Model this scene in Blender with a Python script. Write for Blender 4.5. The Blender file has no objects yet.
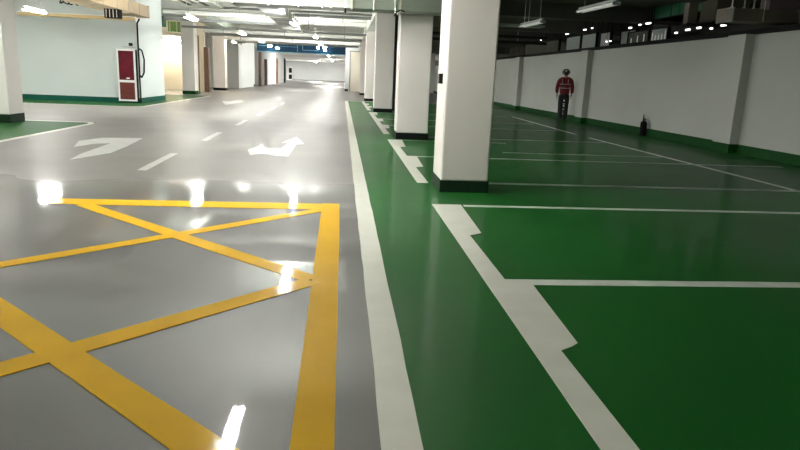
import bpy, bmesh, math, random
from mathutils import Vector, Matrix
random.seed(7)
S = bpy.context.scene
C = S.collection
PI = math.pi

# ------------------------------------------------------------------ materials
def mat(name, col, rough=0.6, metal=0.0, coat=0.0, coat_rough=0.1, noise=0.0, nscale=3.0,
        rvar=0.0, bump=0.0, bscale=20.0, emit=None, estr=0.0, spec=0.5, stretch=None, detail=4.0):
    m = bpy.data.materials.new(name); m.use_nodes = True
    nt = m.node_tree; N = nt.nodes; L = nt.links
    b = N['Principled BSDF']
    b.inputs['Base Color'].default_value = (*col, 1)
    b.inputs['Roughness'].default_value = rough
    b.inputs['Metallic'].default_value = metal
    b.inputs['Coat Weight'].default_value = coat
    b.inputs['Coat Roughness'].default_value = coat_rough
    b.inputs['Specular IOR Level'].default_value = spec
    if emit:
        b.inputs['Emission Color'].default_value = (*emit, 1)
        b.inputs['Emission Strength'].default_value = estr
    tc = N.new('ShaderNodeTexCoord')
    mp = N.new('ShaderNodeMapping'); L.new(tc.outputs['Object'], mp.inputs['Vector'])
    if stretch: mp.inputs['Scale'].default_value = stretch
    n = N.new('ShaderNodeTexNoise'); n.inputs['Scale'].default_value = nscale
    n.inputs['Detail'].default_value = detail
    L.new(mp.outputs['Vector'], n.inputs['Vector'])
    if noise > 0:
        r = N.new('ShaderNodeMapRange')
        r.inputs['From Min'].default_value = 0.3; r.inputs['From Max'].default_value = 0.7
        r.inputs['To Min'].default_value = 1 - noise; r.inputs['To Max'].default_value = 1 + noise
        L.new(n.outputs['Fac'], r.inputs['Value'])
        mx = N.new('ShaderNodeVectorMath'); mx.operation = 'SCALE'
        mx.inputs[0].default_value = col
        L.new(r.outputs['Result'], mx.inputs['Scale'])
        L.new(mx.outputs['Vector'], b.inputs['Base Color'])
    if rvar > 0:
        r2 = N.new('ShaderNodeMapRange')
        r2.inputs['From Min'].default_value = 0.3; r2.inputs['From Max'].default_value = 0.7
        r2.inputs['To Min'].default_value = rough - rvar; r2.inputs['To Max'].default_value = rough + rvar
        L.new(n.outputs['Fac'], r2.inputs['Value'])
        L.new(r2.outputs['Result'], b.inputs['Roughness'])
    if bump > 0:
        n2 = N.new('ShaderNodeTexNoise'); n2.inputs['Scale'].default_value = bscale
        n2.inputs['Detail'].default_value = 2.0
        L.new(mp.outputs['Vector'], n2.inputs['Vector'])
        bp = N.new('ShaderNodeBump'); bp.inputs['Strength'].default_value = 1.0
        bp.inputs['Distance'].default_value = bump
        L.new(n2.outputs['Fac'], bp.inputs['Height'])
        L.new(bp.outputs['Normal'], b.inputs['Normal'])
        if coat > 0: L.new(bp.outputs['Normal'], b.inputs['Coat Normal'])
    return m

M = dict(
    grey_floor=mat('grey epoxy', (0.060, 0.057, 0.054), rough=0.50, coat=0.75, coat_rough=0.06, noise=0.10, nscale=0.9, rvar=0.05, bump=0.0010, bscale=2.2),
    matte_floor=mat('matte grey epoxy', (0.18, 0.18, 0.18), rough=0.50, coat=0.2, coat_rough=0.45, noise=0.06, nscale=0.7, rvar=0.06, bump=0.0010, bscale=1.8),
    green_floor=mat('green epoxy', (0.005, 0.088, 0.010), rough=0.62, spec=0.14, coat=0.26, coat_rough=0.13, noise=0.10, nscale=0.7, rvar=0.06, bump=0.0010, bscale=2.2),
    white_line=mat('white line paint', (0.60, 0.60, 0.54), rough=0.42, coat=0.15, noise=0.05, nscale=5),
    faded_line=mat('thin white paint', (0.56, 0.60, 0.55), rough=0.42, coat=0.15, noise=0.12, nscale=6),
    dim_line=mat('patchy darker white paint', (0.27, 0.33, 0.28), rough=0.5, noise=0.35, nscale=2.5),  # darker, patchier white for the farther cross lines
    arrow=mat('arrow paint', (0.52, 0.52, 0.51), rough=0.42, coat=0.15, noise=0.08, nscale=4),
    yellow=mat('yellow paint', (0.62, 0.35, 0.0), rough=0.65, spec=0.08, coat=0.16, coat_rough=0.10, noise=0.06, nscale=2.5, bump=0.0010, bscale=2.2),
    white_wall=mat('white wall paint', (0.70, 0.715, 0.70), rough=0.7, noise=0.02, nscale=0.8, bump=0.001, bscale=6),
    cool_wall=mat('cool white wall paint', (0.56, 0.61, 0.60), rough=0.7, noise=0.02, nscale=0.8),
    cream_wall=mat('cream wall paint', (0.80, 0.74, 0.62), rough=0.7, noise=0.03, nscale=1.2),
    right_wall=mat('dimmed white wall paint', (0.42, 0.435, 0.405), rough=0.8, noise=0.05, nscale=0.5, bump=0.001, bscale=5),  # white paint with the dimness of the right side put into its colour
    column=mat('column paint', (0.73, 0.69, 0.66), rough=0.65, noise=0.015, nscale=1.5, bump=0.0008, bscale=8),
    base_green=mat('dark green base paint', (0.001, 0.018, 0.004), spec=0.25, rough=0.7, noise=0.15, nscale=4),
    wall_green=mat('green base paint', (0.002, 0.05, 0.006), spec=0.2, rough=0.8, noise=0.15, nscale=4),
    teal_base=mat('teal green base paint', (0.002, 0.075, 0.05), spec=0.2, rough=0.7, noise=0.1, nscale=4),
    base_black=mat('black base paint', (0.004, 0.007, 0.005), spec=0.15, rough=0.8, noise=0.1, nscale=4),
    ceiling=mat('ceiling paint', (0.78, 0.79, 0.75), rough=0.8, noise=0.06, nscale=0.7),
    beam=mat('beam paint', (0.62, 0.64, 0.60), rough=0.8, noise=0.06, nscale=0.9),
    dark_ceiling=mat('bare dark ceiling', (0.055, 0.050, 0.028), rough=0.85, noise=0.25, nscale=0.6),
    dark_beam=mat('dark concrete', (0.06, 0.06, 0.045), rough=0.85, noise=0.25, nscale=1.0),
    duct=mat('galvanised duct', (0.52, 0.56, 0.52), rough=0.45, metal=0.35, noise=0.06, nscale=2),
    duct_darkened=mat('darkened duct', (0.26, 0.30, 0.25), rough=0.5, metal=0.3, noise=0.08, nscale=2),
    duct_grey=mat('grey duct', (0.30, 0.32, 0.32), rough=0.5, metal=0.4, noise=0.1, nscale=3),
    brown_duct=mat('brown grey duct', (0.15, 0.13, 0.10), rough=0.6, metal=0.2, noise=0.15, nscale=2),
    pink_panel=mat('pinkish grey panel', (0.17, 0.13, 0.13), rough=0.7, noise=0.12, nscale=1.2),
    grey_panel=mat('grey panel', (0.26, 0.30, 0.27), rough=0.6, noise=0.08, nscale=1.2),
    flange=mat('flange', (0.62, 0.60, 0.50), rough=0.5, metal=0.2),
    black=mat('black', (0.006, 0.006, 0.006), rough=0.8, spec=0.15),
    slot=mat('grille slots', (0.012, 0.014, 0.014), rough=0.6),
    rod=mat('steel rod', (0.45, 0.45, 0.42), rough=0.35, metal=0.8),
    dark_pipe=mat('dark pipe', (0.015, 0.014, 0.014), rough=0.7, spec=0.2),
    pipe=mat('white pipe', (0.66, 0.67, 0.63), rough=0.45),
    grey_pipe=mat('grey pipe', (0.24, 0.25, 0.24), rough=0.5),
    tan=mat('tan trunking', (0.62, 0.46, 0.22), rough=0.55, noise=0.08, nscale=2),
    tan_duct=mat('tan duct', (0.52, 0.40, 0.25), rough=0.6, noise=0.08, nscale=2),
    green_box=mat('green painted box', (0.22, 0.36, 0.12), rough=0.5, noise=0.1, nscale=2),
    deep_green=mat('deep green box', (0.02, 0.13, 0.06), rough=0.5, noise=0.1, nscale=2),
    blue=mat('blue painted beam', (0.006, 0.085, 0.19), rough=0.5, noise=0.25, nscale=1.2),
    blue_pipe=mat('pale blue pipe', (0.30, 0.62, 0.78), rough=0.4),
    brown=mat('brown painted metal', (0.14, 0.075, 0.045), rough=0.5, noise=0.1, nscale=3),
    cab_white=mat('white enamel', (0.82, 0.82, 0.80), rough=0.35),
    cab_red=mat('dark red glass', (0.12, 0.012, 0.022), rough=0.12, coat=0.5, noise=0.12, nscale=5),
    cab_brown=mat('brown red glass', (0.14, 0.035, 0.028), rough=0.15, coat=0.5, noise=0.15, nscale=5, stretch=(1, 1, 6)),
    housing=mat('lamp housing', (0.75, 0.75, 0.72), rough=0.4),
    tube=mat('lit tube', (1, 1, 1), emit=(1.0, 0.985, 0.93), estr=115.0),
    tube_far=mat('bright lit tube', (1, 1, 1), emit=(1.0, 0.985, 0.95), estr=230.0),
    tube_warm=mat('warm lit tube', (1, 1, 1), emit=(1.0, 0.88, 0.68), estr=75.0),
    tube_dim=mat('faint glow tube', (0.75, 0.75, 0.72), rough=0.3, emit=(1.0, 1.0, 0.95), estr=0.05),  # faint emission added to keep the unlit tubes and panel slots pale
    spark=mat('small lit lamp', (1, 1, 1), emit=(0.95, 1.0, 0.97), estr=1.3),
    spark_blue=mat('small bright lamp', (1, 1, 1), emit=(0.92, 0.98, 1.0), estr=30.0),
    skin=mat('skin', (0.34, 0.19, 0.13), rough=0.55),
    hair=mat('hair', (0.01, 0.009, 0.008), rough=0.6),
    red_cloth=mat('dark red cloth', (0.13, 0.004, 0.010), rough=0.85, noise=0.2, nscale=12),
    black_cloth=mat('black cloth', (0.012, 0.012, 0.014), rough=0.9, noise=0.2, nscale=12),
    reflective=mat('reflective tape', (0.30, 0.22, 0.22), rough=0.5),
    white_tape=mat('white marks', (0.85, 0.85, 0.85), rough=0.4, emit=None),
    boot=mat('boot leather', (0.012, 0.010, 0.009), rough=0.5),
    helmet=mat('dark helmet', (0.03, 0.012, 0.014), rough=0.3),
)

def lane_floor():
    """glossy darker coat near the yellow box, lighter matt coat farther down the lane; the two meet in a wavy seam"""
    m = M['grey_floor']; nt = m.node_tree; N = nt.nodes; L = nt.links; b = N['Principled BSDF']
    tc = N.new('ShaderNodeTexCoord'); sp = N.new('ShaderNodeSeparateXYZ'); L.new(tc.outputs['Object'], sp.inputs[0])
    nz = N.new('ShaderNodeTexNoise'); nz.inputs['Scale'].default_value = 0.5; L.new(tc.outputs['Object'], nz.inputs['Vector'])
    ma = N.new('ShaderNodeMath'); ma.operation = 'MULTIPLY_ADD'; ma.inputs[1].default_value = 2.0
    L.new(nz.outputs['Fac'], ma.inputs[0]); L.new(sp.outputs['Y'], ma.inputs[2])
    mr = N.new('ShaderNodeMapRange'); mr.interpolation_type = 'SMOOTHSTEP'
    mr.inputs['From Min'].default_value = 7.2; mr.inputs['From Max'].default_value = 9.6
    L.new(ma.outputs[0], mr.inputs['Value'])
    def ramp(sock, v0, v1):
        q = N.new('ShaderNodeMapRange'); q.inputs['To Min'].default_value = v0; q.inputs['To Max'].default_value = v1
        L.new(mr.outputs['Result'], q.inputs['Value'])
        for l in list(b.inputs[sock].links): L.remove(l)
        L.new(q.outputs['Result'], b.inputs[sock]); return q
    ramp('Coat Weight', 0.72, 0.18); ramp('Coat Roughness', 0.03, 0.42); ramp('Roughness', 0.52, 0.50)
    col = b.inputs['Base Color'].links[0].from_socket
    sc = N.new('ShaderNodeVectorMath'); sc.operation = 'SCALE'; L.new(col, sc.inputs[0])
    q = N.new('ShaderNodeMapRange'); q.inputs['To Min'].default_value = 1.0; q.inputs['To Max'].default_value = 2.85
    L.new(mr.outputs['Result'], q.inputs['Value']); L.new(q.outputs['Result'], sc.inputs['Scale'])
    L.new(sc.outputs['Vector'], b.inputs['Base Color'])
lane_floor()

# ------------------------------------------------------------------ mesh helpers
def new(): return bmesh.new()
def bx(bm, x0, x1, y0, y1, z0, z1):
    v = [bm.verts.new((x, y, z)) for z in (z0, z1) for y in (y0, y1) for x in (x0, x1)]
    for f in ((0, 2, 3, 1), (4, 5, 7, 6), (0, 1, 5, 4), (2, 6, 7, 3), (0, 4, 6, 2), (1, 3, 7, 5)):
        bm.faces.new([v[i] for i in f])
    return v
def cyl(bm, a, b, r, n=12, r2=None):
    a, b = Vector(a), Vector(b); r2 = r if r2 is None else r2
    d = (b - a).normalized()
    up = Vector((0, 0, 1)) if abs(d.z) < 0.9 else Vector((1, 0, 0))
    p = d.cross(up).normalized(); q = p.cross(d)
    A = [bm.verts.new(a + (p * math.cos(t) + q * math.sin(t)) * r) for t in [2 * PI * i / n for i in range(n)]]
    B = [bm.verts.new(b + (p * math.cos(t) + q * math.sin(t)) * r2) for t in [2 * PI * i / n for i in range(n)]]
    for i in range(n):
        bm.faces.new((A[i], A[(i + 1) % n], B[(i + 1) % n], B[i]))
    bm.faces.new(A[::-1]); bm.faces.new(B)
def tube(bm, pts, r, n=10):
    for a, b in zip(pts[:-1], pts[1:]): cyl(bm, a, b, r, n)
def prism(bm, pts, z0, z1):
    area = sum(pts[i][0] * pts[(i + 1) % len(pts)][1] - pts[(i + 1) % len(pts)][0] * pts[i][1] for i in range(len(pts)))
    if area < 0: pts = pts[::-1]
    lo = [bm.verts.new((x, y, z0)) for x, y in pts]; hi = [bm.verts.new((x, y, z1)) for x, y in pts]
    bm.faces.new(lo[::-1]); bm.faces.new(hi)
    n = len(pts)
    for i in range(n): bm.faces.new((lo[i], lo[(i + 1) % n], hi[(i + 1) % n], hi[i]))
def strip(bm, a, b, w0, w1=None, jit=0.0, step=0.35, z1=0.003, z0=0.0):
    """one painted stroke with hand-cut edges"""
    w1 = w0 if w1 is None else w1
    a, b = Vector(a), Vector(b); d = b - a; L = d.length; d.normalize(); nrm = Vector((-d.y, d.x))
    n = max(1, int(L / step)); le, ri = [], []
    for i in range(n + 1):
        t = i / n; w = (w0 + (w1 - w0) * t) / 2; c = a + d * L * t
        le.append(c + nrm * (w + random.uniform(-jit, jit))); ri.append(c - nrm * (w + random.uniform(-jit, jit)))
    for i in range(n):
        q = [ri[i], ri[i + 1], le[i + 1], le[i]]
        prism(bm, [(p.x, p.y) for p in q], z0, z1)
def obj(name, bm, m, parent=None, bevel=0.0, smooth=False):
    me = bpy.data.meshes.new(name)
    bmesh.ops.recalc_face_normals(bm, faces=bm.faces)
    if smooth:
        for f in bm.faces: f.smooth = True
    bm.to_mesh(me); bm.free()
    for mm in (m if isinstance(m, (list, tuple)) else [m]): me.materials.append(M[mm] if isinstance(mm, str) else mm)
    o = bpy.data.objects.new(name, me); C.objects.link(o)
    if parent: o.parent = parent
    if bevel > 0:
        md = o.modifiers.new('Bevel', 'BEVEL'); md.width = bevel; md.segments = 2; md.limit_method = 'ANGLE'
    return o
def thing(name, label, cat, loc=(0, 0, 0), rz=0.0, group=None):
    o = bpy.data.objects.new(name, None); C.objects.link(o); o.empty_display_size = 0.2
    o.location = loc; o.rotation_euler = (0, 0, rz); o['label'] = label; o['category'] = cat
    if group: o['group'] = group
    return o
def tag(o, label, cat, group=None):
    o['label'] = label; o['category'] = cat
    if group: o['group'] = group
    return o
def struct(name, bm, m, bevel=0.0):
    o = obj(name, bm, m, bevel=bevel); o['kind'] = 'structure'; return o
def sbox(name, m, *a, bevel=0.0):
    bm = new(); bx(bm, *a); return struct(name, bm, m, bevel)
kids = {}
def dup(root, loc, rz=None, label=None, group=None):
    r = root.copy(); C.objects.link(r); r.location = loc
    if rz is not None: r.rotation_euler = (0, 0, rz)
    if label: r['label'] = label
    if group: r['group'] = group
    for ch in [o for o in C.objects if o.parent == root]:
        c = ch.copy(); C.objects.link(c); c.parent = r
        for g in [o for o in C.objects if o.parent == ch]:
            d = g.copy(); C.objects.link(d); d.parent = c
    return r

# ------------------------------------------------------------------ floor
bm = new()
XS = [-22, -6.4, -5.42, 0.26, 11.0]; YS = [-8, 7.2, 14.9, 21.3, 29.5, 32.4, 125]
def green(x, y):
    if x > 0.26: return y < 32.4
    if x < -5.42 and y < 14.9: return True
    if x < -6.4 and 21.3 < y < 32.4: return True
    return False
gv = {}
def vtx(x, y):
    if (x, y) not in gv: gv[(x, y)] = bm.verts.new((x, y, 0))
    return gv[(x, y)]
for i in range(len(XS) - 1):
    for j in range(len(YS) - 1):
        f = bm.faces.new((vtx(XS[i], YS[j]), vtx(XS[i + 1], YS[j]), vtx(XS[i + 1], YS[j + 1]), vtx(XS[i], YS[j + 1])))
        f.material_index = 1 if green((XS[i] + XS[i + 1]) / 2, (YS[j] + YS[j + 1]) / 2) else 0
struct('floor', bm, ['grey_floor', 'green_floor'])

# ------------------------------------------------------------------ floor paint
bm = new(); strip(bm, (0.235, -1), (0.20, 32.3), 0.145, 0.15, jit=0.0035, step=0.3)
tag(obj('lane_edge_line', bm, 'white_line'), 'long straight white line between the grey lane and the green walkway', 'floor marking')
bm = new(); strip(bm, (0.20, 32.35), (1.1, 32.35), 0.16)
tag(obj('end_line', bm, 'white_line'), 'short white cross line closing the far end of the green walkway', 'floor marking')

# yellow hatched box
bm = new()
strip(bm, (-0.075, -0.5), (-0.094, 6.27), 0.142, 0.172, jit=0.003, step=0.6)
strip(bm, (-2.65, 6.10), (-0.18, 6.11), 0.25, 0.28, jit=0.006, z0=0.0002, z1=0.0032)
def diag(a, b, w, zz): strip(bm, a, b, w, jit=0.004, z0=0.0002, z1=zz, step=0.5)
diag((-3.6, 2.62), (-0.17, 5.97), 0.125, 0.0034)
diag((-2.35, 5.98), (-0.17, 3.84), 0.135, 0.0036)
diag((-4.4, 5.90), (-0.17, 1.71), 0.155, 0.0038)
diag((-3.5, 0.50), (-0.17, 3.80), 0.14, 0.0040)
diag((-3.3, -1.2), (-0.17, 1.75), 0.14, 0.0042)
tag(obj('box_junction', bm, 'yellow'), 'yellow painted keep clear box with crossing diagonals on the grey floor', 'floor marking')

# arrows and dashes
def rounded(pts): return pts
bm = new()
prism(bm, [(-3.61, 8.85), (-3.37, 9.7), (-3.42, 10.6), (-3.56, 11.9), (-4.19, 11.75), (-4.37, 11.14), (-4.12, 10.3), (-4.02, 10.76), (-3.79, 10.95), (-3.75, 10.26), (-3.71, 9.5)], 0, 0.003)
tag(obj('turn_arrow', bm, 'arrow'), 'bent white turn arrow on the grey floor at left, near the round bay corner', 'floor arrow')
bm = new()
prism(bm, [(-1.52, 10.58), (-1.39, 11.5), (-1.33, 10.97), (-1.02, 10.97), (-0.965, 11.86), (-1.1, 11.82), (-0.9, 13.05), (-0.68, 11.76), (-0.81, 11.66), (-0.81, 9.86), (-1.01, 9.91), (-1.25, 10.2), (-1.39, 9.94)], 0, 0.003)
tag(obj('fork_arrow', bm, 'arrow'), 'white double headed arrow, straight on and left, on the grey lane', 'floor arrow')
bm = new()
prism(bm, [(-4.33, 24.6), (-4.95, 27.4), (-4.62, 27.5), (-4.55, 28.9), (-4.3, 28.9), (-4.22, 27.6), (-4.05, 27.6)], 0, 0.003)
tag(obj('faint_arrow', bm, 'arrow'), 'small faint white arrow far along the grey lane', 'floor arrow')
G_D = 'dashes of the lane centre line'
names = ['nearest and longest looking white dash of the lane centre line, by the bent arrow', 'second white dash of the centre line, left of the double headed arrow',
         'third dash of the centre line, small and just beyond the arrows', 'fourth faint dash of the centre line', 'fifth faint dash of the centre line', 'sixth and farthest faint dash of the centre line']
y = 8.12
for i, lb in enumerate(names):
    bm = new(); strip(bm, (-2.46, y), (-2.50, y + 1.75), 0.115, jit=0.003)
    tag(obj('lane_dash', bm, 'arrow'), lb, 'floor marking', G_D); y += 3.65

# left bays
bm = new()
P = [(-5.42, -3), (-5.42, 14.4)] + [(-5.42 - 0.25 + 0.25 * math.cos(t), 14.4 + 0.5 * math.sin(t)) for t in [PI / 2 * k / 8 for k in range(1, 9)]] + [(-10.5, 14.9)]
for a, b in zip(P[:-1], P[1:]): strip(bm, a, b, 0.12, step=1.5)
tag(obj('bay_border_line', bm, 'white_line'), 'white line rounding the green corner beside the near left column', 'floor marking')
bm = new()
P = [(-12, 21.3), (-6.9, 21.3)] + [(-6.9 + 0.5 * math.sin(t), 21.9 - 0.6 * math.cos(t)) for t in [PI / 2 * k / 6 for k in range(1, 7)]] + [(-6.4, 32.4)]
for a, b in zip(P[:-1], P[1:]): strip(bm, a, b, 0.12, step=1.5)
tag(obj('bay_border_line', bm, 'white_line'), 'white line edging the green strip in front of the hose cabinet wall', 'floor marking')

# right bays : stepped border + cross lines
def border(y0, y1, flags, label, w=0.14):
    bm = new()
    prism(bm, [(0.93, y0), (0.93 + w, y0), (0.93 + w, y1), (0.93, y1)], 0, 0.003)
    for a, b in flags:
        prism(bm, [(0.93 + w - 0.005, a), (1.00 + w, a + 0.05), (1.045 + w, a + 0.09), (1.09 + w, b), (0.93 + w - 0.005, b)], 0.0001, 0.0031)
    tag(obj('bay_border_line', bm, 'white_line'), label, 'floor marking', 'stepped bay borders along the columns')
border(-1.0, 6.36, [(0.45, 1.35), (2.78, 3.86), (5.06, 6.36)], 'nearest stepped white bay border, in front of the nearest right column')
border(7.70, 13.12, [(9.10, 10.42), (11.75, 13.12)], 'stepped white bay border between the nearest and second right columns')
border(14.4, 23.1, [(16.0, 17.2), (18.5, 19.7), (21.6, 23.1)], 'stepped white bay border between the second and third right columns')
border(24.3, 32.3, [(26.5, 27.7), (29.0, 30.2)], 'farthest stepped white bay border, beyond the third right column')
G_C = 'cross lines between the right hand bays'
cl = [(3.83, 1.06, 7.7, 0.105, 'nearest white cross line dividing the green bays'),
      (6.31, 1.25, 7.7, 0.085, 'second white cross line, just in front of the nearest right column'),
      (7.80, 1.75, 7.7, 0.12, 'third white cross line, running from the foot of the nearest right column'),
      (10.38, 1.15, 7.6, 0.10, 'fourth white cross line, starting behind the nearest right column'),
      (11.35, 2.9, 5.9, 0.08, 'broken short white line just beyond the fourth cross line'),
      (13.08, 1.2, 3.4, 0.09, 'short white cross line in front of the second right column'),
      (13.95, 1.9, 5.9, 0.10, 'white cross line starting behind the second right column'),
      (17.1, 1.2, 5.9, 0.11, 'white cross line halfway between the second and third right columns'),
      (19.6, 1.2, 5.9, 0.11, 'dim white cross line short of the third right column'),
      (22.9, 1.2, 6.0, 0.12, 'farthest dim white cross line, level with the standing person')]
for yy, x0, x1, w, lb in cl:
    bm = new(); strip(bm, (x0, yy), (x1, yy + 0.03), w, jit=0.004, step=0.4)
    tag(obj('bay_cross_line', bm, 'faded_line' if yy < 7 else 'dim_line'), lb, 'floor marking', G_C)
bm = new(); strip(bm, (6.0, -1), (6.0, 15.2), 0.075, jit=0.003, step=0.6)
tag(obj('bay_end_line', bm, 'faded_line'), 'thin white line across the bay ends, along the right wall', 'floor marking')
bm = new(); strip(bm, (6.0, 16.2), (6.25, 23.5), 0.075, jit=0.003)
tag(obj('bay_end_line', bm, 'faded_line'), 'farther dim piece of the thin line across the bay ends, toward the person', 'floor marking')

# ------------------------------------------------------------------ right hand columns
def column(w, d, h, label, loc, basem, group, bh=0.13):
    t = thing('column', label, 'column', loc, 0, group)
    bm = new(); bx(bm, 0, w, 0, d, bh, h); obj('shaft', bm, 'column', t, bevel=0.02)
    bm = new(); bx(bm, -0.006, w + 0.006, -0.006, d + 0.006, 0, bh + 0.002); obj('base_band', bm, basem, t, bevel=0.004)
    return t
GR = 'white columns beside the green walkway'
rc = column(0.55, 0.62, 3.45, 'nearest and largest white square column on the green floor', (1.12, 7.10, 0), 'base_green', GR)
bm = new(); bx(bm, -0.035, 0.0, 0.22, 0.34, 1.20, 1.31); obj('switch_box', bm, 'black', rc, bevel=0.004)['label'] = 'small black switch box'
col2 = column(0.66, 0.60, 3.45, 'second white column along the green walkway, black at its foot', (1.12, 13.30, 0), 'base_black', GR)
for yy, lb in ((23.3, 'third white column along the walkway, half hidden by the second'), (33.3, 'fourth white column along the walkway, a narrow pale strip'),
               (43.4, 'fifth white column beyond the end of the green walkway')):
    dup(col2, (1.12, yy, 0), label=lb)
# pipe on column 3
bm = new(); tube(bm, [(1.845, 23.42, 0.06), (1.845, 23.42, 3.4)], 0.055); tag(obj('conduit', bm, 'dark_pipe'), 'black vertical pipe on the side of the third right column', 'pipe')

# ------------------------------------------------------------------ left hand columns
GL = 'white columns left of the grey lane'
column(0.70, 0.62, 4.15, 'white column at the left picture edge with a dark green foot', (-7.58, 14.12, 0), 'base_green', GL, bh=0.17)
column(0.62, 0.70, 4.15, 'slim white column with a bright green foot beyond the hose cabinet block', (-7.97, 33.5, 0), 'wall_green', GL, bh=0.17)
column(0.75, 0.70, 3.45, 'pale column with a black foot, right of the cream wall', (-8.10, 42.0, 0), 'base_black', GL, bh=0.15)

# ------------------------------------------------------------------ left block
sbox('wall_left_block', 'cool_wall', -14.0, -7.10, 23.6, 26.9, 0, 4.2)
sbox('baseboard_left_block', 'teal_base', -14.0, -7.085, 23.582, 26.92, 0, 0.17)
# cream walls behind
bm = new(); bx(bm, -9.0, -7.78, 38.0, 38.3, 0, 4.2); bx(bm, -13.0, -9.0, 38.0, 38.3, 3.0, 4.2); bx(bm, -13.0, -11.3, 38.0, 38.3, 0, 3.0)
struct('wall_left_cream', bm, 'cream_wall')
sbox('wall_left_recess', 'cream_wall', -13.0, -8.2, 39.9, 40.1, 0, 4.2)
sbox('wall_left_mid', 'white_wall', -12.0, -7.45, 48.0, 56.5, 0, 4.2)
sbox('baseboard_left_mid', 'base_black', -7.62, -7.44, 55.9, 56.52, 0, 0.2)
sbox('wall_left_far_a', 'white_wall', -12.0, -7.5, 62.5, 70.0, 0, 4.2)
sbox('wall_left_far_b', 'white_wall', -12.0, -7.5, 74.5, 84.0, 0, 4.2)
sbox('wall_left', 'white_wall', -22.3, -22.0, -8, 125, 0, 4.2)
sbox('wall_back', 'white_wall', -22, 11.0, -8.3, -8.0, 0, 4.2)
sbox('wall_far', 'white_wall', -22, 11.0, 120, 120.3, 0, 4.2)
sbox('baseboard_far', 'grey_pipe', -22, 11.0, 119.97, 120, 0, 0.12)

# doors and brown posts
def post(x, y, w, d, h, label, m='brown'):
    bm = new(); bx(bm, x, x + w, y, y + d, 0.0, h)
    o = obj('door_post', bm, m, bevel=0.008); return tag(o, label, 'post', 'brown posts on the left side')
post(-7.76, 37.7, 0.26, 0.28, 2.45, 'brown post at the right end of the cream wall')
post(-7.33, 34.25, 0.05, 0.12, 2.9, 'thin brown strip behind the green footed column')
post(-7.36, 58.3, 0.24, 0.3, 3.2, 'tall brown post below the left end of the blue duct')
post(-7.42, 63.1, 0.26, 0.3, 2.4, 'shorter brown post right of the tall one')
post(-7.42, 73.6, 0.26, 0.3, 2.8, 'thin brown post farther along the left wall')
bm = new(); bx(bm, -7.48, -7.36, 84.3, 85.8, 0, 3.0)
tag(obj('door_leaf', bm, 'black', bevel=0.01), 'narrow black door standing open near the far wall', 'door')
t = thing('window_cabinet', 'white frame with two black panes by the far wall', 'cabinet', (-9.6, 119.4, 0))
bm = new(); bx(bm, -0.55, 0.5, 0, 0.35, 0, 2.3); obj('frame', bm, 'cab_white', t, bevel=0.02)
for z0, z1 in ((0.18, 0.95), (1.25, 2.1)):
    bm = new(); bx(bm, -0.1, 0.45, -0.02, 0.0, z0, z1); obj('pane', bm, 'black', t)

# cream wall marks
t = thing('wall_plates', 'two small dark wall plates on the cream wall', 'wall plate', (-8.25, 38.0, 0))
for z in (1.93, 2.32):
    bm = new(); bx(bm, -0.05, 0.05, -0.03, 0.0, z, z + 0.11); obj('plate', bm, 'brown', t)

# hose cabinet
t = thing('hose_cabinet', 'white framed cabinet with two dark red glass panes on the left wall', 'cabinet', (-7.755, 23.598, 0.06))
bm = new(); bx(bm, 0, 0.62, -0.12, 0.0, 0, 1.76); obj('cabinet_body', bm, 'cab_white', t, bevel=0.01)
bm = new()
for a in ((0, 0.62, 0, 0.06), (0, 0.62, 1.70, 1.76), (0, 0.62, 0.64, 0.72), (0, 0.055, 0.06, 1.70), (0.56, 0.62, 0.06, 1.70)):
    bx(bm, a[0], a[1], -0.15, -0.121, a[2], a[3])
dr = obj('cabinet_door', bm, 'cab_white', t, bevel=0.004)
bm = new(); bx(bm, 0.055, 0.56, -0.136, -0.122, 0.72, 1.70); o = obj('upper_pane', bm, 'cab_red', dr); o['label'] = 'dark red upper glass pane'
bm = new(); bx(bm, 0.055, 0.56, -0.136, -0.122, 0.06, 0.64); o = obj('lower_pane', bm, 'cab_brown', dr); o['label'] = 'brownish red lower glass pane'
bm = new(); bx(bm, 0.30, 0.40, -0.162, -0.138, 0.76, 0.80); o = obj('handle', bm, 'cab_white', dr)
bm = new(); bx(bm, 0.622, 0.65, -0.12, -0.01, 0.0, 1.74); o = obj('side_panel', bm, 'black', t); o['label'] = 'black side edge'
t = thing('alarm_box', 'tiny dark alarm box on the wall above the hose cabinet', 'alarm', (-7.36, 23.6, 1.93))
bm = new(); bx(bm, 0, 0.12, -0.06, 0, 0, 0.1); obj('housing', bm, 'dark_pipe', t, bevel=0.01)
bm = new(); bx(bm, -0.22, 0.2, -0.03, 0, -0.05, -0.03); obj('ledge', bm, 'grey_pipe', t)
bm = new(); tube(bm, [(-7.04, 23.54, 0.02), (-7.04, 23.54, 2.68), (-7.0, 23.52, 2.74), (-6.95, 23.53, 2.84)], 0.028)
tag(obj('conduit', bm, 'black'), 'black conduit running up the corner beside the hose cabinet', 'pipe')
bm = new(); pts = [(-7.04, 23.62, 1.85), (-6.99, 23.75, 1.8), (-6.98, 23.95, 1.5), (-6.99, 23.9, 1.05), (-7.03, 23.75, 0.88), (-7.06, 23.65, 0.95)]
tube(bm, pts, 0.026, 8); tag(obj('cable_loop', bm, 'black'), 'black looped cable hanging on the block side by the cabinet', 'cable')

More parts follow.
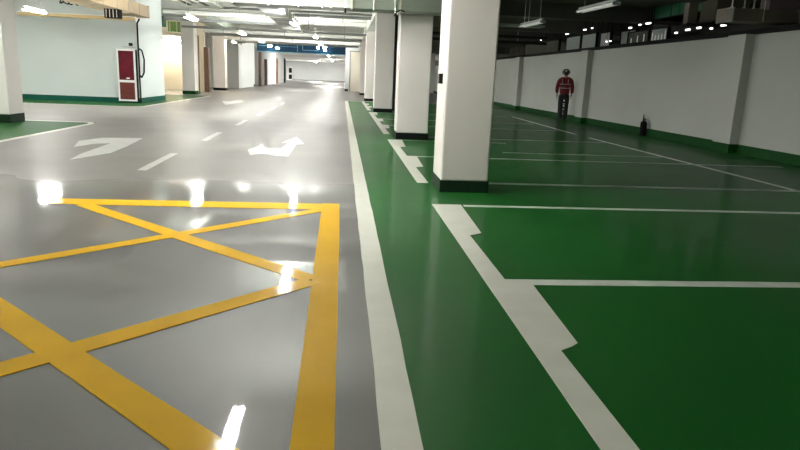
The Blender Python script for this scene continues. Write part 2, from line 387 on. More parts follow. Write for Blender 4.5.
# ------------------------------------------------------------------ right wall
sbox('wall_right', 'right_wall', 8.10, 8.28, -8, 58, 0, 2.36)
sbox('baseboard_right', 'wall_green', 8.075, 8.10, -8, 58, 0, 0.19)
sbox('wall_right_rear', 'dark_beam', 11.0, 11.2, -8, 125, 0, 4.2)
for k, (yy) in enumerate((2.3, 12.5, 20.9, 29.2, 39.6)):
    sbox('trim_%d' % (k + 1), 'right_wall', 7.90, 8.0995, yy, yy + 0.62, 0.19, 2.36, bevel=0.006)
    sbox('trim_%d' % (k + 6), 'wall_green', 7.88, 8.0745, yy - 0.015, yy + 0.635, 0, 0.19)
sbox('wall_right_end', 'white_wall', 1.9, 8.1, 58, 58.2, 0, 4.2)
# end panel wall beyond the right columns
sbox('wall_end_panel', 'white_wall', 0.16, 1.9, 52.0, 52.3, 0, 4.2)
sbox('baseboard_end_panel', 'base_black', 0.15, 0.42, 51.96, 52.0, 0, 0.18)
bm = new()
for a in ((0.50, 0.56, 0, 3.05), (1.42, 1.48, 0, 3.05), (0.50, 1.48, 3.05, 3.11)): bx(bm, a[0], a[1], 51.94, 52.0, a[2], a[3])
struct('door_1', bm, 'grey_pipe')
bm = new(); bx(bm, 0.56, 1.42, 51.97, 52.0, 0, 3.05); o = struct('door_2', bm, 'cream_wall')

# ------------------------------------------------------------------ ceilings and beams
sbox('ceiling', 'ceiling', -22.3, 1.9, -8.3, 60.3, 4.2, 4.4)
sbox('ceiling_far', 'ceiling', -22.3, 11.2, 60.6, 120.3, 3.35, 4.4)
sbox('ceiling_right', 'dark_ceiling', 1.9, 11.2, -8.3, 60.0, 3.45, 4.4)
k = 11
for yy in (4.0, 8.8, 13.6, 18.6, 23.55, 28.6, 33.55, 38.6, 43.55, 48.6, 53.6):
    sbox('trim_%d' % k, 'beam', -22.0, 1.14, yy - 0.2, yy + 0.2, 3.62, 4.2); k += 1
for yy in (13.6, 18.6, 23.55, 28.6, 33.55, 43.5):
    sbox('trim_%d' % k, 'dark_beam', 1.9, 11.0, yy - 0.2, yy + 0.2, 3.05, 3.45); k += 1
sbox('trim_%d' % k, 'beam', 1.14, 1.90, -8, 60.0, 3.45, 4.2); k += 1
# blue duct
t = thing('blue_duct', 'broad dark blue duct hanging low across the far end of the lane', 'duct', (-5.9, 46.0, 2.58))
bm = new(); bx(bm, 0, 6.05, 0, 0.6, 0, 0.80); obj('duct_body', bm, 'blue', t, bevel=0.01)
for x in (0.02, 2.0, 4.0, 6.03):
    bm = new(); bx(bm, x - 0.02, x + 0.02, -0.02, 0.62, -0.02, 0.82); obj('flange', bm, 'blue', t)
for x in (1.0, 3.0, 5.0):
    bm = new(); cyl(bm, (x, 0.3, 0.8), (x, 0.3, 1.62), 0.01, 6); obj('hanger_rod', bm, 'rod', t)
bm = new(); bx(bm, 0.0, 6.05, -0.07, -0.025, 0.0, 0.05); obj('edge_trim', bm, 'blue_pipe', t)['label'] = 'pale blue edge strip'
bm = new(); tube(bm, [(0.1, -0.06, 0.42), (2.8, -0.06, 0.40)], 0.015, 8); tube(bm, [(2.75, -0.06, 0.8), (2.75, -0.06, 0.1)], 0.02, 8); tube(bm, [(3.1, -0.06, 0.7), (3.1, -0.06, 0.22), (4.2, -0.06, 0.22)], 0.02, 8)
obj('pipe_loop', bm, 'blue_pipe', t)['label'] = 'pale blue pipes'
for x, z, w, lb in ((-5.0, 2.98, 0.26, 'small bright lamp at the left of the blue duct'), (-1.30, 3.08, 0.24, 'small bright lamp at the right of the blue duct'),
                    (-1.75, 3.0, 0.14, 'tiny bright lamp beside the pipe loop on the blue duct')):
    t = thing('bulkhead_lamp', lb, 'lamp', (x, 45.86, z), 0, 'small lamps on the blue duct')
    bm = new(); bx(bm, -w / 2 - 0.03, w / 2 + 0.03, -0.02, 0.11, -0.07, 0.07); obj('housing', bm, 'housing', t, bevel=0.01)
    bm = new(); bx(bm, -w / 2, w / 2, -0.06, -0.02, -0.06, 0.06); obj('diffuser', bm, 'spark_blue', t, bevel=0.01)

# ------------------------------------------------------------------ lamps
def batten(label, loc, rz, tubem, top, L=1.25, group=None, housing='housing'):
    t = thing('batten_lamp', label, 'lamp', loc, rz, group)
    bm = new()
    bx(bm, -L / 2, L / 2, -0.03, 0.03, 0.03, 0.075)
    bx(bm, -L / 2, -L / 2 + 0.03, -0.075, 0.075, -0.03, 0.03); bx(bm, L / 2 - 0.03, L / 2, -0.075, 0.075, -0.03, 0.03)
    obj('housing', bm, housing, t, bevel=0.004)
    for s in (-1, 1):
        bm = new(); cyl(bm, (-L / 2 + 0.03, s * 0.05, -0.008), (L / 2 - 0.03, s * 0.05, -0.008), 0.019, 10)
        obj('tube', bm, tubem, t, smooth=False)
    for s in (-1, 1):
        bm = new(); cyl(bm, (s * L * 0.36, 0, 0.075), (s * L * 0.36, 0, top - loc[2]), 0.006, 6)
        obj('suspension_rod', bm, 'rod', t)
    return t
GB = 'lit twin tube lamps over the grey lanes'
RN = [(-3.5, 'behind the yellow box'), (6.4, 'just above the yellow box'), (11.85, 'in front of the cross duct'), (19.5, 'by the hanging duct'), (26.0, 'fourth row from the box'),
      (32.5, 'fifth row from the box'), (39.5, 'sixth row from the box'), (50.5, 'just behind the blue duct'), (56.5, 'well behind the blue duct')]
XN = {-11.5: 'added at far left before the left block', -8.5: 'before the left block', -4.35: 'over the left lane half', -1.1: 'over the right lane half'}
first = None
spots = [(-1.1, -3.5, 2.65), (-4.35, -3.5, 2.65), (-1.15, 6.4, 2.65), (-1.02, 11.85, 2.65), (-8.5, 6.4, 2.65), (-8.6, 19.5, 2.65), (-1.45, 19.5, 2.65)]
for yy in (26.0, 32.0, 39.5):
    spots += [(-3.9, yy, 2.65), (-1.1, yy, 2.65)]
spots += [(-8.5, 12.0, 2.65), (-11.5, 19.5, 2.65)]  # two out-of-view lamps added to brighten the front of the left block
for x, yy, z in spots:
    xn = min(XN, key=lambda q: abs(q - x)); rn = min(RN, key=lambda q: abs(q[0] - yy))[1]
    lb = 'lit twin tube lamp %s, %s' % (XN[xn], rn)
    if first is None: first = batten(lb, (x, yy, z), PI / 2, 'tube', 4.2, group=GB)
    else: dup(first, (x, yy, z), label=lb)
batten('lit twin tube lamp under the slotted pale duct, by the hanging duct', (-4.35, 19.5, 2.65), PI / 2, 'tube', 3.20, group=GB)
for x, yy, lb in ((-3.9, 50.5, 'lit lamp just behind the blue duct, left'), (-1.1, 50.5, 'lit lamp just behind the blue duct, right'), (-3.9, 56.3, 'lit lamp well behind the blue duct, left'), (-1.1, 56.3, 'lit lamp well behind the blue duct, right')):
    batten(lb, (x, yy, 3.15), PI / 2, 'tube', 4.2)
far = batten('lit lamp beyond the blue duct, right of centre, nearest of its row', (-1.6, 72, 3.2), PI / 2, 'tube_far', 3.345, L=3.4, group='lamps beyond the blue duct')
for x, yy, lb in ((-1.6, 96, 'lit lamp beyond the blue duct, right of centre, farthest of its row'), (3.6, 72, 'added lit lamp behind the end panel wall, nearest'), (3.6, 90, 'added lit lamp behind the end panel wall, second'),
                  (3.6, 108, 'added lit lamp behind the end panel wall, third'), (-11.0, 92, 'added lit lamp at the far left beyond the last left wall'), (-11.0, 110, 'added lit lamp left of the black paned frame at the far wall'),
                  (-4.6, 112, 'added lit lamp close to the far wall'), (-11.0, 72.2, 'added lit lamp between the two far left walls')):
    dup(far, (x, yy, 3.2), label=lb)  # all but the first copy are added to light the far wall
batten('warm lit lamp in front of the cream wall', (-9.7, 35.3, 3.0), PI / 2, 'tube_warm', 4.2, group='warm lamps at the cream wall')
batten('warm lit lamp inside the cream recess', (-9.9, 39.1, 2.8), 0, 'tube_warm', 4.2, group='warm lamps at the cream wall')
batten('warm lit lamp right of the pale black footed column', (-6.9, 42.5, 3.0), PI / 2, 'tube_warm', 4.2)
d1 = batten('dim grey batten lamp hung high over the right bays, nearer of two', (4.68, 12.15, 2.66), PI / 2 + 0.05, 'tube_dim', 3.45, L=1.6, housing='duct_grey', group='unlit battens over the right bays')
dup(d1, (4.62, 16.2, 2.66), label='dim grey batten lamp hung high over the right bays, farther of two')

# ------------------------------------------------------------------ ducts, trays, pipes
t = thing('cross_duct', 'wide air duct crossing the lane behind the nearest lit lamp', 'duct', (0, 12.58, 2.47))
x0 = -2.05; secs = [(-2.05, -0.85, 'duct'), (-0.85, -0.25, 'duct'), (-0.25, 0.14, 'duct'), (0.14, 1.05, 'duct_darkened'), (1.05, 2.0, 'duct_darkened')]  # right-hand sections take a darker colour for the shade on them
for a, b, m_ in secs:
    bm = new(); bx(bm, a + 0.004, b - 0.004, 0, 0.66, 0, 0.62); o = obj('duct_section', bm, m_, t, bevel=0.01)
for a in (-2.05, -0.85, -0.25, 0.14, 1.05, 1.99):
    bm = new(); bx(bm, a - 0.012, a + 0.012, -0.02, 0.68, -0.02, 0.64); obj('flange', bm, 'flange', t)
for x, z in ((0.55, 3.45), (0.95, 3.45), (-1.4, 4.2), (-0.4, 4.2)):
    bm = new(); cyl(bm, (x, -0.012, -0.03), (x, -0.012, 4.2 - 2.47), 0.009, 6); obj('hanger_rod', bm, 'rod', t)
bm = new(); tube(bm, [(1.13, 12.54, 2.45), (1.05, 12.54, 2.48), (0.98, 12.54, 2.44), (0.93, 12.54, 2.36)], 0.012, 8)
tag(obj('cable_whip', bm, 'black'), 'short black curved cable below the cross duct by the second column', 'cable')

def hduct(name, label, x0, x1, y0, y1, z0, z1, m_, n, top=4.2, fl='flange'):
    t = thing(name, label, 'duct', (x0, y0, z0))
    bm = new(); bx(bm, 0, x1 - x0, 0, y1 - y0, 0, z1 - z0); obj('duct_body', bm, m_, t, bevel=0.01)
    for i in range(n + 1):
        yy = (y1 - y0) * i / n
        bm = new(); bx(bm, -0.02, x1 - x0 + 0.02, yy - 0.012, yy + 0.012, -0.02, z1 - z0 + 0.02); obj('flange', bm, fl, t)
    for i in range(n):
        yy = (y1 - y0) * (i + 0.5) / n
        for xx in (-0.012, x1 - x0 + 0.012):
            bm = new(); cyl(bm, (xx, yy, 0), (xx, yy, top - z0), 0.007, 6); obj('hanger_rod', bm, 'rod', t)
    return t
t = hduct('hanging_duct', 'grey duct running down the lane under the ceiling, seen from below', -2.35, -1.75, 17.6, 28.2, 2.93, 3.18, 'duct_grey', 6)
t = hduct('supply_duct', 'pale duct with black slotted grilles over the left of the lane', -5.2, -4.0, 14.2, 22.6, 3.22, 3.58, 'duct', 4)
for i, (xx, yy) in enumerate(((0.28, 5.3), (0.55, 4.7), (0.82, 5.3))):
    bm = new(); bx(bm, xx, xx + 0.13, yy, yy + 2.3, -0.012, -0.001); obj('grille_slot', bm, 'slot', t)
hduct('tan_duct', 'tan duct lit from below over the left wall', -7.5, -6.62, 15.0, 23.5, 2.88, 3.25, 'tan_duct', 4)
# far ducts
hduct('slim_duct', 'slim pale duct far down the lane at left', -6.3, -5.6, 28, 42, 3.25, 3.5, 'duct_darkened', 6)

t = thing('lamp_trunking', 'tan trunking lit warm across the top of the left wall', 'trunking', (-10.6, 22.85, 2.73))
bm = new(); bx(bm, 0, 3.7, 0, 0.14, 0, 0.10); obj('channel', bm, 'tan', t, bevel=0.004)
bm = new(); bx(bm, 0, 3.7, -0.02, 0.16, 0.10, 0.12); obj('lid', bm, 'cab_white', t)
for xx in (0.6, 1.9, 3.2):
    bm = new(); bx(bm, xx, xx + 0.05, 0.14, 0.7, 0.0, 0.05); obj('wall_bracket', bm, 'tan', t)
t = thing('wall_vent', 'small black barred vent box hanging under the tan duct', 'vent', (-7.06, 20.5, 2.64))
bm = new(); bx(bm, 0, 0.42, 0, 0.3, -0.02, 0.24); obj('vent_box', bm, 'black', t)
for i in range(4):
    bm = new(); bx(bm, 0.05 + i * 0.1, 0.07 + i * 0.1, -0.012, 0.0, 0.0, 0.22); obj('bar', bm, 'flange', t)
t = thing('cable_bundle', 'dark tangled cable bundle hanging at the top left', 'cable', (-8.1, 21.0, 3.08))
for i in range(9):
    bm = new(); a = random.uniform(-.5, .1); pts = [(a + j * 0.09 + random.uniform(-.05, .05), random.uniform(-.1, .1), random.uniform(-.12, .14)) for j in range(6)]
    tube(bm, pts, random.uniform(0.010, 0.022), 6); obj('cable', bm, 'black', t)
bm = new(); bx(bm, -0.6, 0.56, -0.14, 0.16, 0.14, 0.2); obj('tray', bm, 'grey_pipe', t)

def ladder(label, x0, x1, y, z, w=0.3, m_='duct_grey', rung='grey_pipe'):
    t = thing('cable_ladder', label, 'cable tray', (x0, y, z), 0, 'cable ladders across the lane')
    bm = new(); bx(bm, 0, x1 - x0, 0, 0.02, 0, 0.08); bx(bm, 0, x1 - x0, w, w + 0.02, 0, 0.08); obj('side_rail', bm, m_, t)
    bm = new(); n = int((x1 - x0) / 0.25)
    for i in range(n): bx(bm, i * 0.25 + 0.1, i * 0.25 + 0.13, 0.02, w, 0.01, 0.035)
    obj('rung', bm, rung, t)
    return t
def rods(t, xs, top, z):
    for x in xs:
        bm = new(); cyl(bm, (x, 0.01, 0.08), (x, 0.01, top - z), 0.006, 6); obj('hanger_rod', bm, 'rod', t)
for x0, x1, y, z, lb in ((-1.85, 1.0, 24.6, 3.28, 'cable ladder across the lane beyond the supply duct'), (-7.2, -2.8, 27.4, 3.12, 'cable ladder over the left lane'),
                          (-7.2, 1.0, 35.0, 3.12, 'long cable ladder in the middle distance'), (-7.2, 1.0, 47.0, 3.35, 'farthest cable ladder behind the blue duct')):
    rods(ladder(lb, x0, x1, y, z), (0.3, (x1 - x0) / 2, x1 - x0 - 0.3), 4.2, z)
def cpipe(label, x0, x1, y, z, r, m_, dz=0.0):
    t = thing('ceiling_pipe', label, 'pipe', (x0, y, z), 0, 'pipes across the lane ceiling')
    bm = new(); cyl(bm, (0, 0, 0), (x1 - x0, 0.0, dz), r, 12); obj('pipe_run', bm, m_, t, smooth=False)
    for s in (0.12, 0.5, 0.88):
        bm = new(); x = (x1 - x0) * s; cyl(bm, (x, 0, r + dz * s), (x, 0, 4.2 - z), 0.008, 6); obj('hanger_rod', bm, 'rod', t)
        bm = new(); cyl(bm, (x - 0.015, 0, dz * s), (x + 0.015, 0, dz * s), r + 0.012, 12); obj('clamp', bm, 'grey_pipe', t)
for a in (('thick white pipe across the lane near the hanging duct', -7.0, 1.0, 21.3, 3.38, 0.07, 'pipe'), ('dark grey pipe across the lane by the sprinkler drop', -5.2, 1.0, 24.0, 3.38, 0.04, 'grey_pipe'),
          ('white pipe over the left lane in the near distance', -7.0, 0.9, 26.8, 3.38, 0.08, 'pipe'), ('grey pipe beyond the thick white pipe', -7.0, 1.0, 29.6, 3.02, 0.05, 'grey_pipe'),
          ('white pipe in the middle distance', -7.0, 1.0, 34.2, 3.15, 0.08, 'pipe'), ('grey pipe in the middle distance', -7.2, 1.0, 36.8, 3.12, 0.07, 'grey_pipe'),
          ('white pipe farther down the lane', -7.2, 1.0, 41.0, 3.15, 0.10, 'pipe'), ('grey pipe farther down the lane', -7.2, 1.0, 44.5, 3.12, 0.07, 'grey_pipe')):
    cpipe(*a)
t = thing('sprinkler', 'thin sprinkler drop with crossed arms in the lane centre', 'sprinkler', (-1.25, 24.0, 2.80))
bm = new(); cyl(bm, (0, 0, 0), (0, 0, 0.54), 0.018, 8); obj('drop_pipe', bm, 'grey_pipe', t)
bm = new(); cyl(bm, (-0.16, 0, 0.12), (0.16, 0, 0.16), 0.013, 8); cyl(bm, (0.16, 0, 0.16), (0.18, 0, 0.26), 0.013, 8); obj('arm', bm, 'grey_pipe', t)
t = thing('ceiling_sensor', 'small black sensor below the right part of the cross duct', 'sensor', (0.02, 12.5, 2.37))
bm = new(); cyl(bm, (0, 0, 0.03), (0, 0, 0.09), 0.022, 10, 0.016); obj('head', bm, 'black', t)
bm = new(); cyl(bm, (0, 0, 0.0), (0, 0, 0.028), 0.014, 10, 0.022); obj('lens', bm, 'black', t)
bm = new(); cyl(bm, (0, 0, 0.085), (0, 0, 0.08 + 1.7), 0.005, 6); obj('hanger_rod', bm, 'rod', t)

# green painted boxes above the left side
for (x0, x1, y0, y1, z0, z1, m_, lb) in ((-9.3, -8.3, 31.6, 32.2, 3.10, 3.55, 'deep_green', 'deep green box duct behind the left block'),
                                        (-8.9, -8.1, 34.8, 35.4, 3.05, 3.55, 'green_box', 'leaf green box above the green footed column'),
                                        (-7.5, -6.6, 45.0, 45.6, 3.05, 3.50, 'green_box', 'leaf green box above the pale black footed column')):
    t = thing('green_duct', lb, 'duct', (x0, y0, z0))
    bm = new(); bx(bm, 0, x1 - x0, 0, y1 - y0, 0, z1 - z0); obj('box', bm, m_, t, bevel=0.01)
    for xx in (0.08, 0.42, 0.7):
        bm = new(); bx(bm, xx, xx + 0.04, -0.02, 0.0, -0.15, z1 - z0 + 0.05); obj('strap', bm, 'pipe', t)
    bm = new(); cyl(bm, (0.4, 0.3, z1 - z0), (0.4, 0.3, 4.2 - z0), 0.01, 6); obj('hanger_rod', bm, 'rod', t)

# ------------------------------------------------------------------ services above right wall
t = thing('wall_top_tray', 'long black cable tray running along the top of the right wall', 'cable tray', (7.95, 7.0, 2.36))
bm = new(); bx(bm, 0, 0.28, 0, 48, 0, 0.03); bx(bm, 0.0, 0.02, 0, 48, 0.03, 0.08); bx(bm, 0.26, 0.28, 0, 48, 0.03, 0.08); obj('tray', bm, 'black', t)
bm = new()
for i in range(4): cyl(bm, (0.06 + i * 0.05, 0, 0.06 + 0.02 * (i % 2)), (0.06 + i * 0.05, 48, 0.06 + 0.02 * ((i + 1) % 2)), 0.022, 8)
obj('cable', bm, 'dark_pipe', t)
t = thing('low_duct', 'brown grey duct crossing over the right wall near the right picture edge', 'duct', (7.0, 11.6, 2.50))
bm = new(); bx(bm, 0, 3.9, 0, 0.5, 0, 0.22); obj('duct_body', bm, 'brown_duct', t, bevel=0.01)
for xx in (0.02, 1.3, 2.6, 3.88):
    bm = new(); bx(bm, xx - 0.015, xx + 0.015, -0.015, 0.515, -0.015, 0.235); obj('flange', bm, 'grey_pipe', t)
for xx in (0.6, 1.8, 3.0):
    bm = new(); cyl(bm, (xx, -0.01, 0), (xx, -0.01, 0.95), 0.007, 6); obj('hanger_rod', bm, 'rod', t)
def panel(label, y0, y1, z0, z1, m_, x=8.62, bars=0):
    t = thing('wall_screen', label, 'screen', (x, y0, z0), 0, 'grey panels above the right wall')
    bm = new(); bx(bm, 0, 0.05, 0.04, y1 - y0 - 0.04, 0.03, z1 - z0 - 0.03); obj('sheet', bm, m_, t)
    bm = new(); h = z1 - z0; w = y1 - y0
    for a in ((0, 0.04, 0, h), (w - 0.04, w, 0, h), (0.04, w - 0.04, 0, 0.03), (0.04, w - 0.04, h - 0.03, h)): bx(bm, -0.03, 0.06, a[0], a[1], a[2], a[3])
    obj('frame', bm, 'black', t)
    for i in range(bars):
        bm = new(); yy = w * (i + 0.7) / (bars + 0.4); bx(bm, -0.02, -0.005, yy, yy + 0.035, 0.05, 0.05 + (h - 0.1) * random.uniform(.5, .95)); obj('lit_slot', bm, 'tube_dim', t)
    for yy in (0.02, w - 0.02):
        bm = new(); cyl(bm, (0.01, yy, h), (0.01, yy, 3.45 - z0), 0.01, 6); obj('hanger_rod', bm, 'black', t)
panel('grey panel above the right wall, nearly over the standing person', 23.6, 25.2, 2.46, 3.02, 'grey_panel')
panel('grey panel above the right wall, just right of the person', 22.1, 23.5, 2.46, 3.02, 'grey_panel')
panel('dark framed panel above the second pilaster of the right wall', 20.9, 21.8, 2.46, 2.98, 'duct_grey')
panel('panel with lit slots above the right wall', 18.2, 19.6, 2.46, 2.86, 'dark_beam', bars=3)
panel('ribbed grey panel with pale bars above the right wall', 17.1, 18.1, 2.46, 2.86, 'grey_panel', bars=5)
panel('dim panel above the far right wall, behind the nearest column', 26.0, 31.0, 2.46, 3.0, 'dark_beam')
panel('wide pale panel above the right wall between the slotted ones', 19.65, 20.8, 2.46, 2.98, 'grey_panel', x=8.9)
# little lights
sp = [(8.5, 28.2, 3.05, .10), (8.5, 27.5, 3.12, .05), (8.45, 24.6, 3.10, .5), (8.45, 23.6, 3.11, .35), (8.45, 22.8, 3.13, .4), (8.45, 22.2, 3.14, .15), (8.4, 20.7, 2.62, .12), (8.4, 20.4, 2.62, .12),
      (8.4, 19.0, 2.93, .25), (8.4, 18.4, 2.97, .16), (8.4, 17.8, 2.97, .45), (8.42, 16.3, 2.62, .14), (8.42, 15.7, 2.66, .3), (8.42, 15.2, 2.67, .28), (8.42, 14.7, 2.62, .12), (8.32, 14.0, 2.64, .3)]
for i, (x, yy, z, L) in enumerate(sp):
    L *= 0.55
    bm = new(); bx(bm, 0, 0.04, 0, L, 0, 0.035)
    t = thing('marker_light', 'tiny white light glinting above the right wall', 'light', (x, yy, z), 0, 'tiny lights above the right wall')
    obj('lens', bm, 'spark', t)
    bm = new(); bx(bm, 0.0, 0.05, 0.0, L, 0.035, 0.06); cyl(bm, (0.02, L / 2, 0.05), (0.02, L / 2, 3.45 - z), 0.006, 6); obj('hanger', bm, 'black', t)
# hanging dark boxes and panels
for x0, x1, y0, y1, z0, m_, lb in ((7.5, 8.2, 13.0, 13.6, 2.62, 'dark_ceiling', 'dark brown box duct hanging near the right wall'),
                                  (8.75, 9.6, 15.8, 18.8, 3.12, 'deep_green', 'deep green dark duct above the right wall'),
                                  (8.35, 9.8, 12.6, 12.9, 2.62, 'pink_panel', 'pinkish grey panel above the right wall near the right edge'),
                                  (8.35, 9.6, 11.2, 11.5, 2.62, 'grey_panel', 'grey panel above the right wall at the right edge'),
                                  (7.45, 7.66, 14.0, 14.2, 2.62, 'brown_duct', 'narrow olive upright duct near the right wall')):
    t = thing('hanging_duct', lb, 'duct', (x0, y0, z0))
    bm = new(); bx(bm, 0, x1 - x0, 0, y1 - y0, 0, 3.45 - z0); obj('duct_body', bm, m_, t, bevel=0.01)
    bm = new(); bx(bm, -0.02, x1 - x0 + 0.02, -0.02, y1 - y0 + 0.02, 0.0, 0.03); obj('flange', bm, 'dark_pipe', t)
for i, x in enumerate((7.55, 7.8, 8.0)):
    bm = new(); cyl(bm, (x, 12.55, 2.64), (x, 12.55, 3.45), 0.012, 6)
    for kk in range(5): cyl(bm, (x - 0.03, 12.55, 2.7 + kk * 0.15), (x + 0.03, 12.55, 2.7 + kk * 0.15), 0.01, 6)
    tag(obj('threaded_rod', bm, 'rod'), 'thin pale threaded rod hanging near the right wall top', 'rod', 'threaded rods near the right wall')
t = thing('cross_pipe_pair', 'pair of dark pipes crossing above the far right bays', 'pipe', (1.95, 26.2, 2.80))
for dz in (0, 0.22):
    bm = new(); cyl(bm, (0, 0, dz), (6.2, 0, dz), 0.05, 10); obj('pipe_run', bm, 'dark_pipe', t)
for x in (1.0, 3.0, 5.0):
    bm = new(); cyl(bm, (x, 0, 0), (x, 0, 0.65), 0.01, 6); obj('hanger_rod', bm, 'rod', t)
t = thing('panel_lamp', 'flat grey light tray hanging over the right bays behind the near column', 'lamp', (3.5, 17.6, 2.72))
bm = new(); bx(bm, 0, 1.9, 0, 0.5, 0, 0.05); obj('tray', bm, 'grey_panel', t, bevel=0.01)
for x in (0.3, 1.5):
    bm = new(); cyl(bm, (x, 0.25, 0.05), (x, 0.25, 0.73), 0.008, 6); obj('hanger_rod', bm, 'rod', t)

# canister by the right wall
t = thing('canister', 'small black canister with a pointed spout standing against the right wall', 'canister', (7.96, 16.5, 0))
bm = new(); cyl(bm, (0, 0, 0), (0, 0, 0.34), 0.085, 16); cyl(bm, (0, 0, 0.34), (0, 0, 0.38), 0.085, 16, 0.05); obj('body', bm, 'black', t, smooth=False)
bm = new(); cyl(bm, (0.0, 0.03, 0.34), (0.0, 0.05, 0.56), 0.03, 10, 0.008); obj('spout', bm, 'black', t)
bm = new(); tube(bm, [(0, -0.08, 0.30), (0, -0.10, 0.42), (0, -0.02, 0.44), (0, 0.0, 0.34)], 0.016, 8); obj('handle', bm, 'black', t)

# ------------------------------------------------------------------ person
def skinned(name, V, E, Rr, m_, parent, sub=2, root=0):
    me = bpy.data.meshes.new(name); me.from_pydata(V, E, []); me.materials.append(M[m_])
    o = bpy.data.objects.new(name, me); C.objects.link(o); o.parent = parent
    s = o.modifiers.new('Skin', 'SKIN'); s.use_smooth_shade = True
    if not me.skin_vertices: pass
    sv = me.skin_vertices[0].data
    for i, r in enumerate(Rr):
        sv[i].radius = (r, r) if not isinstance(r, tuple) else r
        sv[i].use_root = (i == root)
    ss = o.modifiers.new('Sub', 'SUBSURF'); ss.levels = sub; ss.render_levels = sub
    return o
p = thing('person', 'person in a dark red jacket and black trousers standing at the right wall, back turned', 'person', (7.68, 22.15, 0), -0.35)
V = [(0, 0, 0.95), (0, 0.01, 1.12), (0, 0.0, 1.30), (0, 0, 1.44), (0, 0.01, 1.51), (0, 0.02, 1.58), (0, 0.015, 1.67), (0, 0.13, 1.60)]
E_ = [(0, 1), (1, 2), (2, 3), (3, 4), (4, 5), (5, 6), (5, 7)]
Rr = [(.15, .11), (.14, .10), (.16, .11), (.12, .09), .055, (.075, .085), (.07, .08), .012]
for s in (-1, 1):
    b = len(V)
    V += [(s * .17, 0, 1.41), (s * .235, -.01, 1.15), (s * .245, .06, 0.91), (s * .245, .08, 0.84)]
    E_ += [(3, b), (b, b + 1), (b + 1, b + 2), (b + 2, b + 3)]; Rr += [.06, .045, .03, (.022, .035)]
    w = b + 3
    for i, (dy, L) in enumerate(((-.03, .075), (-.01, .088), (.012, .082), (.033, .065))):
        c = len(V); V += [(s * .245, .08 + dy, .79), (s * .238, .085 + dy, .79 - L * .5), (s * .222, .09 + dy, .79 - L)]
        E_ += [(w, c), (c, c + 1), (c + 1, c + 2)]; Rr += [.011, .009, .0075]
    c = len(V); V += [(s * .235, .125, .84), (s * .222, .14, .80)]; E_ += [(w, c), (c, c + 1)]; Rr += [.012, .009]
    b = len(V)
    V += [(s * .09, 0, .88), (s * .09, .015, .50), (s * .09, -.02, .10), (s * .095, .03, .05), (s * .10, .15, .035)]
    E_ += [(0, b), (b, b + 1), (b + 1, b + 2), (b + 2, b + 3), (b + 3, b + 4)]; Rr += [.085, .055, .038, .04, .03]
skinned('body', V, E_, Rr, 'skin', p)
# jacket
V = [(0, 0, .86), (0, .005, 1.0), (0, .005, 1.15), (0, 0, 1.32), (0, 0, 1.44), (0, 0, 1.50)]
E_ = [(i, i + 1) for i in range(5)]; Rr = [(.19, .15), (.185, .145), (.185, .14), (.195, .14), (.14, .11), (.075, .07)]
for s in (-1, 1):
    b = len(V); V += [(s * .19, 0, 1.40), (s * .25, -.01, 1.15), (s * .258, .05, .93)]
    E_ += [(4, b), (b, b + 1), (b + 1, b + 2)]; Rr += [.09, .08, .06]
jk = skinned('jacket', V, E_, Rr, 'red_cloth', p)
# trousers
V = [(0, 0, .95), (0, 0, .86)]; E_ = [(0, 1)]; Rr = [(.165, .125), (.165, .13)]
for s in (-1, 1):
    b = len(V); V += [(s * .09, 0, .78), (s * .09, .015, .50), (s * .09, -.02, .12), (s * .09, -.02, .07)]
    E_ += [(1, b), (b, b + 1), (b + 1, b + 2), (b + 2, b + 3)]; Rr += [.115, .10, .085, .08]
tr = skinned('trousers', V, E_, Rr, 'black_cloth', p)
for s in (-1, 1):
    skinned('boot', [(s * .095, -.05, .055), (s * .095, .03, .055), (s * .105, .13, .045), (s * .107, .19, .038), (s * .093, -.03, .16)], [(0, 1), (1, 2), (2, 3), (0, 4)], [.05, .05, .045, .036, .05], 'boot', p, root=1)
# reflective tapes on the jacket back
def ring(z, rx, ry, h, m_, name, parent, a0=0, a1=2 * PI, cx=0, cy=0, n=32):
    bm = new(); pr = None
    for i in range(n + 1):
        t_ = a0 + (a1 - a0) * i / n
        q = [bm.verts.new((cx + r_ * math.cos(t_) * 1.0, cy + r2 * math.sin(t_), zz)) for r_, r2, zz in ((rx, ry, z), (rx, ry, z + h), (rx - .01, ry - .01, z + h), (rx - .01, ry - .01, z))]
        if pr:
            for k_ in range(4): bm.faces.new((pr[k_], q[k_], q[(k_ + 1) % 4], pr[(k_ + 1) % 4]))
        else: bm.faces.new(q)
        pr = q
    bm.faces.new(pr[::-1]); return obj(name, bm, m_, parent)
ring(1.10, .196, .152, .028, 'reflective', 'waist_tape', jk)['label'] = 'pale reflective tape'
ring(1.23, .196, .150, .028, 'reflective', 'chest_tape', jk)['label'] = 'pale reflective tape'
for s in (-1, 1):
    bm = new(); bx(bm, s * .1 - .014, s * .1 + .014, -.148, -.132, 1.25, 1.42); obj('shoulder_tape', bm, 'reflective', jk)['label'] = 'pale reflective tape'
for z, w, h in ((.66, .035, .07), (.56, .05, .035), (.48, .05, .06), (.38, .045, .03), (.22, .03, .02)):
    bm = new(); bx(bm, .02 - w / 2, .02 + w / 2, -.085, -.06, z, z + h); obj('white_mark', bm, 'white_tape', tr)['label'] = 'white mark'
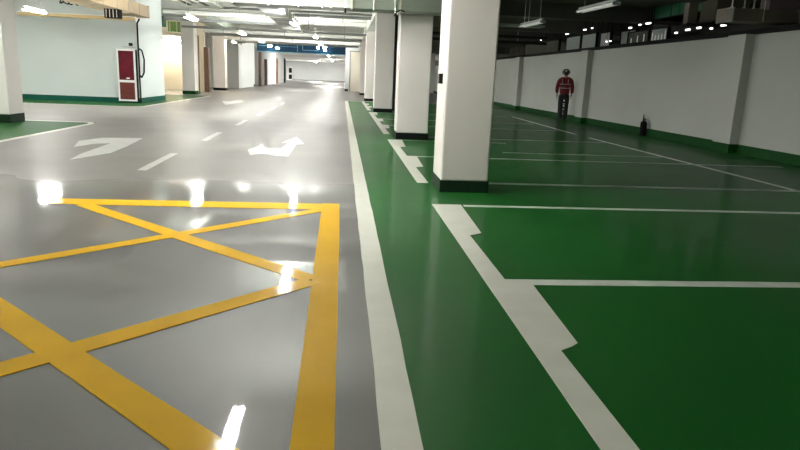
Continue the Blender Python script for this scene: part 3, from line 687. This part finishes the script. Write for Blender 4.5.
# hair, helmet, face
bm = new(); bmesh.ops.create_uvsphere(bm, u_segments=20, v_segments=12, radius=1)
bmesh.ops.scale(bm, verts=bm.verts, vec=(.084, .092, .095)); bmesh.ops.translate(bm, verts=bm.verts, vec=(0, -.008, 1.625)); obj('hair', bm, 'hair', p, smooth=True)
bm = new(); bmesh.ops.create_uvsphere(bm, u_segments=24, v_segments=14, radius=1)
bmesh.ops.delete(bm, geom=[v for v in bm.verts if v.co.z < -0.01], context='VERTS')
bmesh.ops.scale(bm, verts=bm.verts, vec=(.112, .128, .105)); bmesh.ops.translate(bm, verts=bm.verts, vec=(0, .005, 1.655))
hm = obj('helmet', bm, 'helmet', p, smooth=True); sd = hm.modifiers.new('Solid', 'SOLIDIFY'); sd.thickness = .01
bm = new(); cyl(bm, (0, .02, 1.652), (0, .03, 1.660), .135, 24); obj('brim', bm, 'helmet', hm)
bm = new(); bx(bm, -.02, .02, -.127, -.115, 1.68, 1.715); o = obj('badge', bm, 'white_tape', hm); o['label'] = 'white badge'
for s in (-1, 1):
    bm = new(); bmesh.ops.create_uvsphere(bm, u_segments=10, v_segments=8, radius=.013); bmesh.ops.translate(bm, verts=bm.verts, vec=(s * .032, .092, 1.615)); obj('eye', bm, 'cab_white', p, smooth=True)
    bm = new(); bmesh.ops.create_uvsphere(bm, u_segments=10, v_segments=8, radius=1); bmesh.ops.scale(bm, verts=bm.verts, vec=(.012, .022, .033)); bmesh.ops.translate(bm, verts=bm.verts, vec=(s * .086, .01, 1.60)); obj('ear', bm, 'skin', p, smooth=True)
bm = new(); bx(bm, -.026, .026, .088, .098, 1.545, 1.556); obj('mouth', bm, 'red_cloth', p, bevel=.003)

# ------------------------------------------------------------------ world, camera, view
w = bpy.data.worlds.new('World'); S.world = w; w.use_nodes = True
w.node_tree.nodes['Background'].inputs[0].default_value = (0.5, 0.5, 0.5, 1)
w.node_tree.nodes['Background'].inputs[1].default_value = 0.05
yaw, pitch, roll, H = .095807, .226658, .04125, 1.25
f = Vector((math.sin(yaw) * math.cos(pitch), math.cos(yaw) * math.cos(pitch), -math.sin(pitch)))
r = Vector((math.cos(yaw), -math.sin(yaw), 0)); u = r.cross(f)
r2 = math.cos(roll) * r + math.sin(roll) * u; u2 = -math.sin(roll) * r + math.cos(roll) * u
cam = bpy.data.cameras.new('Camera'); co = bpy.data.objects.new('Camera', cam); C.objects.link(co)
mw = Matrix((r2, u2, -f)).transposed().to_4x4(); mw.translation = Vector((0, 0, H)); co.matrix_world = mw
cam.sensor_width = 36; cam.sensor_fit = 'HORIZONTAL'; cam.lens = 639.72 / 800 * 36; cam.clip_start = 0.05; cam.clip_end = 300
S.camera = co
S.view_settings.view_transform = 'Standard'; S.view_settings.look = 'None'; S.view_settings.gamma = 1
S.view_settings.use_curve_mapping = False; S.view_settings.exposure = 1.65
